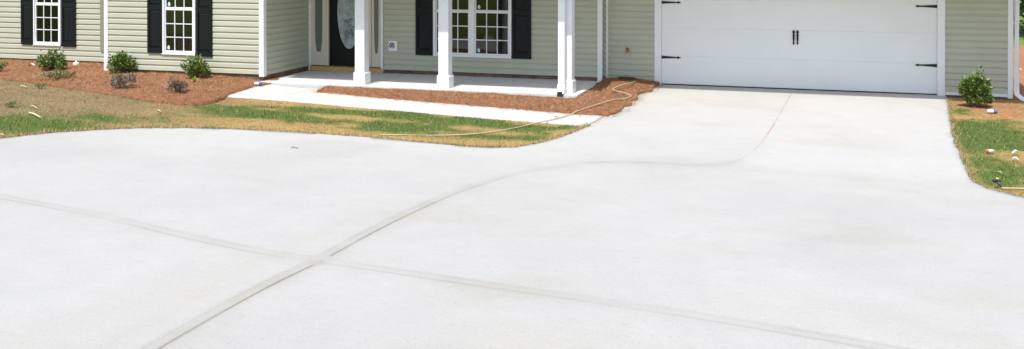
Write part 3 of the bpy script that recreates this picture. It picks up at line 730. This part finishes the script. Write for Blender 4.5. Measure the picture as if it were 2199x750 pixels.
# ---- porch downspout beside the third column
c3 = cols[2]
dx1 = c3[0] + .115; dx0 = dx1 - .115
def spout(name, x0, x1, y0, y1, z0, z1, kick):
    d = MB().box(x0, x1, y0, y1, z0 + .09, z1)
    return d
ds = MB().box(dx0, dx1, c3[2] - .10, c3[2] - .012, zS + .16, 2.45)
n = len(ds.v); yb0, yb1 = c3[2] - .10, c3[2] - .012
ds.v += [(dx0 - .006, yb0 - .006, zS + .17), (dx1 + .006, yb0 - .006, zS + .17), (dx1 + .006, yb1, zS + .17), (dx0 - .006, yb1, zS + .17),
         (dx0 - .006, yb0 - .10, zS + .02), (dx1 + .006, yb0 - .10, zS + .02), (dx1 + .006, yb1 - .02, zS - .0), (dx0 - .006, yb1 - .02, zS - .0)]
ds.f += [(n, n + 1, n + 5, n + 4), (n + 1, n + 2, n + 6, n + 5), (n + 2, n + 3, n + 7, n + 6), (n + 3, n, n + 4, n + 7), (n, n + 3, n + 2, n + 1)]
dso = ds.build('downspout', M['white'], house)
MB().box(dx0 + .012, dx1 - .012, yb0 - .104, yb0 - .06, zS - .035, zS + .05).build('spout_opening', M['rubber'], dso)
# ---- right corner downspout
x0 = XRc + .012; x1 = x0 + .085
d2 = MB().tube([(x0 + .043, -.03, 2.5), (x0 + .043, -.03, .18), (x0 + .05, -.05, .07), (x0 + .12, -.16, .0), (x0 + .26, -.30, -.035)], [.053] * 5, 4)
d2.build('downspout', M['white'], house, bevel=.004)
# ---- garage door
yd = YG + .02
b_('garage_trim', M['white'], XGt0, XD0 - .0, YG - .035, yd + .09, -.005, 2.2); b_('garage_trim', M['white'], XD1, XGt1, YG - .035, yd + .09, -.005, 2.2)
b_('garage_trim', M['white'], XGt0, XGt1, YG - .034, yd + .09, 2.2, 2.36)
gd = bpy.data.objects.new('garage_door', None); C.objects.link(gd); gd.parent = house
sh = .533
for i in range(4):
    z0 = .02 + i * sh; m = MB(); z1 = z0 + sh - .0009
    m.box(XD0 + .002, XD1 - .002, yd, yd + .04, z0, z1)
    # pressed boards, a hair proud, leave shallow grooves between them
    N = 4
    for k in range(N):
        a = XD0 + .012 + k * (XD1 - XD0 - .024) / N + .0035; b = XD0 + .012 + (k + 1) * (XD1 - XD0 - .024) / N - .0035
        m.box(a, b, yd - .0018, yd + .001, z0 + .0004, z1 - .0004)
    m.build('door_section', M['garage'], gd, bevel=.0006)
MB().box(XD0 + .002, XD1 - .002, yd - .008, yd + .03, -.002, .0195).build('bottom_seal', M['rubber'], gd)
def hinge(x, z, sgn):
    L = .37; pts = [(0, -.028), (0, .028), (.20, .016), (L - .075, .011), (L - .06, .025), (L - .035, .014), (L, 0), (L - .035, -.014), (L - .06, -.025), (L - .075, -.011), (.20, -.016)]
    P_ = [(x + sgn * a, z + b) for a, b in pts]
    MB().prism(P_, yd - .010, yd - .0042).build('strap_hinge', M['iron'], gd)
for z in (.52, 1.56):
    hinge(XD0 + .004, z + .0, 1); hinge(XD1 - .004, z, -1)
hc = onY(1708.5, 80, yd)
for dx in (-.034, .034):
    x = hc[0] + dx; z0 = hc[2] - .135; h = .27
    prof = [(.012, 0), (.017, .03), (.010, .05), (.016, .09), (.019, .16), (.017, .215), (.030, .222), (.015, .25), (.001, h)]
    P_ = [(x + a, z0 + b) for a, b in prof] + [(x - a, z0 + b) for a, b in reversed(prof[:-1])]
    MB().prism(P_, yd - .014, yd - .0045).build('pull_handle', M['iron'], gd)
    MB().tube([(x, yd - .014, z0 + .05), (x, yd - .04, z0 + .075), (x, yd - .043, z0 + .13), (x, yd - .04, z0 + .18), (x, yd - .014, z0 + .205)], [.008, .010, .012, .010, .008], 8).build('pull_grip', M['iron'], gd, smooth=True)
# ---- wall fittings
q0 = onY(836, 109, YP); q1 = onY(854.5, 88, YP)
v = MB().box(q0[0], q1[0], YP - .045, YP - .010, q0[2], q1[2]).build('outlet_cover', M['white'], house, bevel=.008)
vx, vz = (q0[0] + q1[0]) / 2 - .015, (q0[2] + q1[2]) / 2 + .005
ring = MB(); ring.tube([(vx + .05 * math.cos(t), YP - .049, vz + .055 * math.sin(t)) for t in np.linspace(-1.0, 4.2, 18)], .010, 6); ring.build('cable_coil', M['rubber'], v)
MB().prism([(vx + .026 * math.cos(t), vz + .03 * math.sin(t)) for t in np.linspace(0, 6.283, 17)[:-1]], YP - .052, YP - .0452).build('socket', M['found'], v)
q = onY(1348.5, 108, YG)
bib = MB().tube([(q[0], -.02, q[2]), (q[0], -.07, q[2] + .0), (q[0], -.10, q[2] - .02), (q[0], -.11, q[2] - .05)], [.024, .019, .018, .016], 10)
bibo = bib.build('hose_bib', M['brass'], house, smooth=True)
MB().tube([(q[0], -.02, q[2] - .0), (q[0], -.026, q[2])], [.04, .04], 14).build('flange', M['brass'], bibo)
MB().tube([(q[0], -.075, q[2] + .012), (q[0], -.080, q[2] + .045)], [.005, .005], 8).build('stem', M['brass'], bibo)
MB().tube([(q[0], -.080, q[2] + .045), (q[0], -.081, q[2] + .054)], [.026, .024], 12).build('handle_wheel', M['iron'], bibo)
# service post stub under the corner sliver
q = onY(1297, 172, YP + .05); MB().box(q[0] - .018, q[0] + .018, YP + .03, YP + .07, -.05, zPw + .02).build('post_stub', M['found'], house)
# ---- roofs and soffits (above the frame; they throw the shade on porch and garage)
ev = 2.45
def slab(name, x0, x1, ylo, yhi, zlo, slope=.42, th=.14):
    m = MB(); z1 = zlo + (yhi - ylo) * slope
    V = [(x0, ylo, zlo), (x1, ylo, zlo), (x1, yhi, z1), (x0, yhi, z1), (x0, ylo, zlo + th), (x1, ylo, zlo + th), (x1, yhi, z1 + th), (x0, yhi, z1 + th)]
    m.v = V; m.f = [(0, 3, 2, 1), (4, 5, 6, 7), (0, 1, 5, 4), (1, 2, 6, 5), (2, 3, 7, 6), (3, 0, 4, 7)]
    return m.build(name, M['roof'], house)
roofL = -2.60; ct = math.cos(EL) * math.cos(AZ) / math.sin(EL)
yp_eave = -1.95 - (ev - 1.10) * ct
slab('roof', -18.6, XBL - .03, YA - .32, 4.0, ev + .1)
slab('roof', XBL - .029, XBR + .02, YB - .32, 4.0, ev + .1)
xpe = -1.0
slab('roof', XBR + .021, xpe, yp_eave, 4.0, ev)
wall('porch_beam', XBR + .03, xpe - .1, -1.94, -1.73, ev - .25, ev - .02, M['white'])
gev = 2.38; yg_eave = -.50 - gev * ct
slab('roof', xpe + .001, XRc + .35, yg_eave, 4.0, gev, .36)
slab_b = MB()
m = MB(); m.v = [(-18.6, 4, 4.0), (XRc + .35, 4, 4.0), (XRc + .35, 9.3, 2.5), (-18.6, 9.3, 2.5)]; m.f = [(0, 1, 2, 3)]; m.build('roof', M['roof'], house)
wall('soffit', -18.6, XBL - .031, YA - .31, YA + .1, ev + .02, ev + .08, M['white'])
wall('soffit', XBL - .028, XBR + .018, YB - .31, YB + .1, ev + .02, ev + .08, M['white'])
m = MB().box(XBR + .03, xpe - .02, yp_eave + .03, YP - .02, 2.40, 2.425); m.build('porch_ceiling', M['white'], house)
m = MB().box(xpe + .0, XRc + .33, yg_eave + .03, YG - .02, 2.362, 2.377); m.build('garage_soffit', M['white'], house)
wall('back_wall', -18, XRc - .05, 8.9, 9.0, -.2, 2.6, M['siding']); wall('back_wall', -18.05, -17.95, YA + .3, 8.9, -.2, 2.6, M['siding'])
wall('ceiling', XBR + .03, xpe - .05, -2.3, YP + .02, ev + .05, ev + .07, M['white']) if False else None

# ================================================================== plants
def leaves(n, rx, rz, size, cfun, base=.08, shape=1.0, aspect=.45):
    """leaf quads (kite shape) spread through an uneven volume made of several shoots"""
    K = 11; V = []; cols = []
    cen = []
    for k in range(K):
        a = 2 * math.pi * k / K + random.uniform(-.4, .4); r = random.uniform(.25, .80) * rx if k else 0
        h = base + (rz - base) * random.uniform(.08, .66) * (1.15 - .4 * r / rx) if k else rz * .62
        cen.append((r * math.cos(a), r * math.sin(a), h, random.uniform(.18, .40) * rx, random.uniform(.16, .34) * rz))
    for i in range(n):
        c = random.choice(cen); d = Vector(rng.normal(size=3)); d.normalize(); rr = random.random() ** .35
        p = Vector((c[0] + d.x * c[3] * rr, c[1] + d.y * c[3] * rr, max(.02, c[2] + d.z * c[4] * rr)))
        if random.random() < .12: p.z = min(p.z + random.uniform(.0, .22) * rz, rz * 1.1)
        t = Vector((d.x, d.y, abs(d.z) * .6 + .35)) + Vector(rng.normal(size=3)) * .45; t.normalize()
        s = t.cross(Vector(rng.normal(size=3))); s.normalize(); L = size * random.uniform(.6, 1.25); wd = L * aspect
        nrm = t.cross(s) * L * .08
        V += [p, p + t * L * .5 + s * wd * .5 - nrm, p + t * L, p + t * L * .5 - s * wd * .5 - nrm]
        cols += [cfun(p.z / rz, d)] * 4
    return np.array([tuple(v) for v in V]), np.arange(len(V)).reshape(-1, 4), np.array(cols)
def gcol(h, d):
    a = random.random() ** 1.15; b = random.random()
    c = np.array([.040, .092, .016]) * (1 - a) + np.array([.155, .225, .04]) * a
    if b < .14: c = np.array([.32, .38, .10])
    elif b < .16: c = np.array([.30, .20, .09])
    return c
def dcol(h, d):
    a = random.random(); return (np.array([.14, .10, .075]) * (1 - a) + np.array([.36, .30, .21]) * a) if random.random() > .1 else np.array([.14, .16, .07])
def stems(rx, rz, k=9):
    m = MB()
    for i in range(k):
        a = 2 * math.pi * i / k + random.uniform(-.3, .3); r = random.uniform(.3, .8) * rx; h = random.uniform(.6, .92) * rz
        pts = [(0.02 * math.cos(a), .02 * math.sin(a), -.03), (r * .35 * math.cos(a), r * .35 * math.sin(a), h * .45), (r * .8 * math.cos(a + .2), r * .8 * math.sin(a + .2), h)]
        m.tube(pts, [.009, .006, .003], 5)
    return m
def plant(name, px, py, wpx, hpx, label, cat, n, size, cfun, mleaf, group=None, off=.04, stem_k=9, base=.05, aspect=.45):
    p = gnd(px, py, off); depth = (p - CAM) @ f_; s = F / depth; rx = wpx / s / 2; rz = hpx / s
    e = empty(name, (p[0], p[1], p[2] - .01), label, cat, group)
    V, Fq, cl_ = leaves(n, rx, rz, size, cfun, base, aspect=aspect); npmesh('foliage', V, Fq, mleaf, cl_, e)
    stems(rx, rz, stem_k).build('stem', M['bark'], e)
    return e
grp = 'young green shrubs planted along the house'
random.seed(11)
plant('shrub', 113, 151, 62, 50, 'young leafy green shrub under the far left window beside the white pipe cap', 'shrub', 1900, .06, gcol, M['leaf'], grp)
plant('shrub', 264, 158, 66, 50, 'young leafy green shrub just right of the white corner board, between the two shuttered windows', 'shrub', 2000, .06, gcol, M['leaf'], grp)
plant('shrub', 423, 168, 58, 50, 'young leafy green shrub below the right shutter of the window nearest the porch', 'shrub', 1700, .06, gcol, M['leaf'], grp)
plant('shrub', 2098, 227, 84, 76, 'larger green shrub against the siding right of the garage door', 'shrub', 4200, .062, gcol, M['leaf'], grp, off=.02)
plant('shrub', -8, 156, 44, 24, 'small dark green shrub cut off by the left edge of the photo', 'shrub', 600, .045, gcol, M['leaf'], grp)
g2 = 'withered low plants in the pine straw'
plant('withered_plant', 127, 170, 78, 19, 'low sprawling yellowish withered plant in front of the far left shrub', 'plant', 750, .045, lambda h, d: np.array([.24, .22, .09]) * random.uniform(.6, 1.3) if random.random() < .6 else dcol(h, d), M['dead'], g2, aspect=.4, stem_k=14)
plant('withered_plant', 262, 190, 66, 36, 'grey brown withered plant in front of the shrub by the white corner board', 'plant', 1500, .042, dcol, M['dead'], g2, aspect=.35, stem_k=20)
plant('withered_plant', 382, 200, 52, 34, 'dark brown twiggy withered plant left of the shrub nearest the porch', 'plant', 900, .04, lambda h, d: dcol(h, d) * .62, M['dead'], g2, aspect=.3, stem_k=22)
plant('grass_tuft', 418, 178, 12, 12, 'small bright yellow green sprig at the foot of the shrub nearest the porch', 'plant', 60, .05, lambda h, d: np.array([.35, .42, .07]), M['leaf'], None, aspect=.25, stem_k=3)
# tufts with seed heads on the left bank
for px, py, lab in ((24, 231, 'olive tuft of taller grass at the left edge of the bank'), (88, 191, 'small dark weed tuft high on the left bank near the straw bed')):
    plant('grass_tuft', px, py, 26, 10, lab, 'grass tuft', 160, .05, lambda h, d: np.array([.20, .20, .08]) * random.uniform(.7, 1.2), M['blade'], None, off=0, aspect=.16, stem_k=3)

# trees behind the house to the right
def tree(x, y, h, label):
    e = empty('tree', (x, y, -.1), label, 'tree', 'dark trees beyond the field on the right')
    m = MB(); m.tube([(0, 0, 0), (.1, .05, h * .3), (-.05, .1, h * .62), (.05, 0, h * .9)], [.2, .16, .1, .03], 8)
    for k in range(9):
        a = random.random() * 6.28; z = h * random.uniform(.15, .75); L = random.uniform(1.0, 2.0)
        m.tube([(0, 0, z), (L * .6 * math.cos(a), L * .6 * math.sin(a), z + .4), (L * math.cos(a), L * math.sin(a), z + .9)], [.06, .04, .015], 5)
    m.build('trunk', M['bark'], e)
    V = []; cols = []; N = 5200
    cl_ = [(random.uniform(-1.6, 1.6), random.uniform(-1.6, 1.6), h * random.uniform(.06, .95), random.uniform(.6, 1.2)) for _ in range(38)]
    for i in range(N):
        c = random.choice(cl_); d = Vector(rng.normal(size=3)).normalized(); rr = c[3] * random.random() ** .4 * (1.15 - .6 * c[2] / h)
        p = Vector((c[0], c[1], max(.1, c[2]))) + d * rr; p.z = max(p.z, .05)
        t = Vector(rng.normal(size=3)).normalized(); s = t.cross(d); s.normalize(); L = random.uniform(.10, .22)
        V += [p, p + t * L * .5 + s * L * .3, p + t * L, p + t * L * .5 - s * L * .3]; a = random.random()
        cols += [np.array([.014, .030, .010]) * (1 - a) + np.array([.05, .08, .022]) * a] * 4
    npmesh('crown', np.array([tuple(v) for v in V]), np.arange(len(V)).reshape(-1, 4), M['leaf'], np.array(cols), e)
tl = ['dark tree right behind the corner downspout at the right edge', 'tall dark tree just beyond the right corner of the house', 'dark bushy tree second beyond the right corner of the house', 'dark tree third beyond the right corner of the house', 'dark tree farthest right beyond the field']
for (x, y, h), lab in zip(((7.6, 15.4, 7), (9.0, 14.4, 8), (11.2, 15.2, 7.5), (13.6, 14.6, 8), (16.4, 15.4, 7)), tl): tree(x, y, h, lab)

# ================================================================== hoses and litter
def hose(name, pts, label, lift=.045, rad=.0085, tip=None):
    P3 = []
    for px, py, lf in pts: p = gnd(px, py, lf); P3.append(p)
    P3 = smoothline(P3, 7); o = MB().tube(P3, rad, 8).build(name, M['hose'], None, smooth=True); tag(o, label, 'garden hose'); return o
mz = .075
hose('garden_hose', [(1371, 173, .12), (1356, 177.7, .14), (1340.7, 181, .155), (1330, 184, .15), (1320, 189, .14), (1316.7, 192.5, .13), (1325, 196, .13), (1340.7, 199.4, .125), (1351, 203, .115), (1355, 206.5, .10), (1347.6, 210, .10), (1337, 212.6, .095),
                     (1328, 213.5, .062), (1319, 214, .085), (1306, 217, .09), (1290, 222, .09), (1262, 231, .085), (1240, 239, .07), (1218, 248, .045), (1190, 256, .043), (1150, 264.5, .043), (1124, 271, .02), (1100, 276, .022), (1060, 283, .024), (1000, 289, .022), (940, 291, .012), (900, 290.5, -.004), (860, 290, .014), (815, 290, .008)],
     'cream garden hose snaking from the mulch by the garage across the walk into the lawn')
hose('garden_hose', [(2152, 404.5, .025), (2170, 404.6, .025), (2185, 405, .02), (2199, 405.4, .02), (2240, 407, .02), (2300, 412, .02)], 'pale garden hose with a spray nozzle on its end at the right edge lawn', rad=.010)
# coil of dark cable on the mulch mound
p = gnd(1345, 172, .13); m = MB()
m.tube([(p[0] + .17 * math.cos(t) * (1 + .05 * math.sin(3 * t)), p[1] + .07 * math.sin(t) - .01, p[2] + .012 + .004 * t) for t in np.linspace(.2, 11.8, 44)], .008, 6)
tag(m.build('cable_coil', M['rubber'], smooth=True), 'coil of thin black tubing on the mulch mound under the hose bib', 'coil')
# spray nozzle
p = gnd(2150, 403.5, .02); e = empty('spray_nozzle', tuple(p), 'grey and black pistol spray nozzle lying in the grass at the hose end', 'spray nozzle'); e.scale = (.66,) * 3; e.rotation_euler = (.5, .2, .75)
dk = mat('dark_grey_plastic', (.045, .055, .065), .4, .4); yl = mat('yellow_plastic', (.65, .75, .05), .5, .3)
MB().tube([(0, 0, .012), (-.01, .05, .03), (-.03, .12, .05)], [.014, .018, .02], 10).build('grip', dk, e, smooth=True)
MB().tube([(.07, .13, .045), (.0, .125, .055), (-.07, .12, .058), (-.10, .11, .055), (-.11, .10, .052)], [.02, .024, .022, .034, .034], 12).build('barrel', dk, e, smooth=True)
MB().tube([(-.045, .11, .04), (-.055, .06, .03), (-.04, .02, .02)], [.007, .006, .006], 6).build('trigger', M['iron'], e, smooth=True)
MB().box(-.035, .02, .13, .16, .07, .085).build('flow_knob', yl, e, bevel=.004)
MB().tube([(.004, -.02, .006), (0, .005, .012)], [.013, .013], 10).build('hose_coupling', mat('grey_coupling', (.35, .38, .38), .4, .4), e)
white = mat('white_litter', (.78, .78, .76), .6, .3); orange = mat('orange_litter', (.75, .22, .05), .6, .3); blue = mat('blue_print', (.09, .13, .36), .4, .4)
def at(px, py, off): return tuple(gnd(px, py, off))
# white pipe cap by the left wall
p = at(163.5, 140, .045); m = MB(); K = 20
m.tube([(0, 0, -.05), (0, 0, .035), (0, 0, .05), (0, 0, .06)], [.062, .062, .058, .032], 20).tube([(0, 0, .058), (0, 0, .088)], [.026, .022], 6)
tag(m.build('pipe_cap', white, loc=p), 'white round plastic pipe cap in the straw below the wall by the far left shrub', 'pipe cap')
def can(px, py, off, ang, label, r=.027, L=.15, mats=None):
    p = at(px, py, off); e = empty('drink_can', p, label, 'can'); d = Vector((math.cos(ang), math.sin(ang), .02)); z = Vector((0, 0, r))
    MB().tube([d * -L / 2 * .94 + z, d * -L / 2 + z, d * -L / 2 * .9 + z, d * .02 + z], [r * .6, r * .75, r, r], 14).build('can_body', white, e, smooth=True)
    MB().tube([d * .0201 + z, d * L / 2 * .9 + z, d * L / 2 + z], [r * 1.003, r, r * .75], 14).build('can_label', blue, e, smooth=True)
can(555, 182.5, .05, .1, 'crushed blue and white can on the straw beside the walkway corner')
can(2131, 243, .01, -.1, 'blue and white can lying on bare soil in front of the right shrub')
def scrap(px, py, lx, ly, ang, m, label, name='paper_scrap', curl=.02, off=.03):
    p = at(px, py, off); V = []; K = 8; mb = MB(); c, s = math.cos(ang), math.sin(ang)
    def pt(u, v, dz): x = u * lx - lx / 2; y = v * ly - ly / 2; return (x * c - y * s, x * s + y * c, curl * math.sin(u * 3.1) + .25 * curl * math.cos(v * 5 + u * 3) + dz)
    for i in range(K):
        for j in range(3):
            for dz in (0, .003):
                a = [pt(i / K, j / 3, dz), pt((i + 1) / K, j / 3, dz), pt((i + 1) / K, (j + 1) / 3, dz), pt(i / K, (j + 1) / 3, dz)]; mb.quad(*a)
    o = mb.build(name, m, loc=p); tag(o, label, 'litter'); return o
cup = empty('paper_cup', at(2128, 328, .02), 'squashed white paper cup with an orange rim on the right lawn', 'cup'); cup.scale = (.62,) * 3
MB().tube([(-.055, 0, .025), (.0, .005, .04), (.06, .02, .035)], [.036, .032, .022], 12).build('cup_wall', white, cup, smooth=True)
MB().tube([(-.068, -.02, .015), (-.062, -.0, .03), (-.056, .0, .026)], [.036, .041, .038], 12).build('cup_rim', orange, cup, smooth=True)
scrap(2182, 329, .10, .035, .5, white, 'torn white paper strip lying slanted on bare soil on the right lawn', curl=.03)
scrap(2180, 342.5, .07, .035, -.05, white, 'small flat white scrap below the slanted strip on the right lawn')
scrap(2163, 253, .10, .04, 0, orange, 'small orange scrap on the soil right of the blue and white can')
scrap(2190, 150, .08, .03, -.2, white, 'white scrap on red soil far beyond the right corner downspout', off=.0)
scrap(68, 141, .13, .05, .2, mat('pale_paper', (.72, .62, .55), .7, .1), 'crumpled pale paper in the straw left of the far left shrub', curl=.035, off=.05)
lc = mat('dry_leaf', (.46, .36, .26), .8, .1)
scrap(633, 317, .10, .03, .1, lc, 'dry tan leaf lying alone on the driveway slab', 'dry_leaf', .012)
scrap(1195, 253, .05, .03, .1, mat('red_scrap', (.55, .10, .06), .6, .2), 'tiny red scrap on the walkway beside the hose', off=.035)
stk = mat('peeled_wood', (.66, .58, .36), .8, .1)
def stick(a, b, label, r=.008, off=.03):
    p0 = gnd(*a, off); p1 = gnd(*b, off + .01); mid = (p0 + p1) / 2 + [0, 0, .012]
    tag(MB().tube([tuple(p0), tuple(mid), tuple(p1)], [r, r * .9, r * .6], 6).build('wood_splinter', stk), label, 'splinter')
stick((63, 242), (87, 252), 'long pale wood splinter lying on the left bank', .012)
stick((44, 184), (57, 187), 'short pale splinter high on the left bank', .008)
stick((68, 227), (80, 233), 'thin pale splinter just above the long one on the left bank', .006)
stick((-4, 290), (8, 289.5), 'pale splinter at the left edge near the driveway', .01)
stick((338, 236), (345, 240), 'short pale splinter right of the withered plants on the bank', .008)
stick((2143, 369), (2152, 372), 'thin pale splinter in the grass above the spray nozzle', .006)
# red clay clods along the drive edge
cm = mat('red_clay', (.45, .12, .05), .95, .05)
def clod(px, py, r, label):
    bm = bmesh.new(); bmesh.ops.create_icosphere(bm, subdivisions=3, radius=r)
    for v in bm.verts:
        n = math.sin(v.co.x * 90 + 1) * math.cos(v.co.y * 70) * math.sin(v.co.z * 80 + 2); v.co *= 1 + .25 * n; v.co.z *= .55
    me = bpy.data.meshes.new('clay_clod'); bm.to_mesh(me); bm.free(); me.materials.append(cm); o = bpy.data.objects.new('clay_clod', me); C.objects.link(o); o.location = at(px, py, .02); tag(o, label, 'clod')
clod(2087, 372, .022, 'red clay clod at the driveway edge left of the spray nozzle')
clod(2046, 284, .02, 'red clay clod on the driveway edge near the bright green grass')

src = [o for o in bpy.data.objects if o.name.startswith('tree') and o.parent is None][:3]
for i in range(12):
    t = src[i % 3]; c = t.copy(); C.objects.link(c); c.location = (-48 + i * 4.6 + (i % 2) * 1.3, -44 - 3 * (i % 3), 1.4); c.rotation_euler = (0, 0, i * 1.1); c.scale = (1.5, 1.5, 1.15 + .1 * (i % 3))
    c['label'] = 'tall tree across the yard, mirrored dimly in the window panes'; c['group'] = 'trees across the yard behind the photographer'
    for ch in t.children: d = ch.copy(); C.objects.link(d); d.parent = c
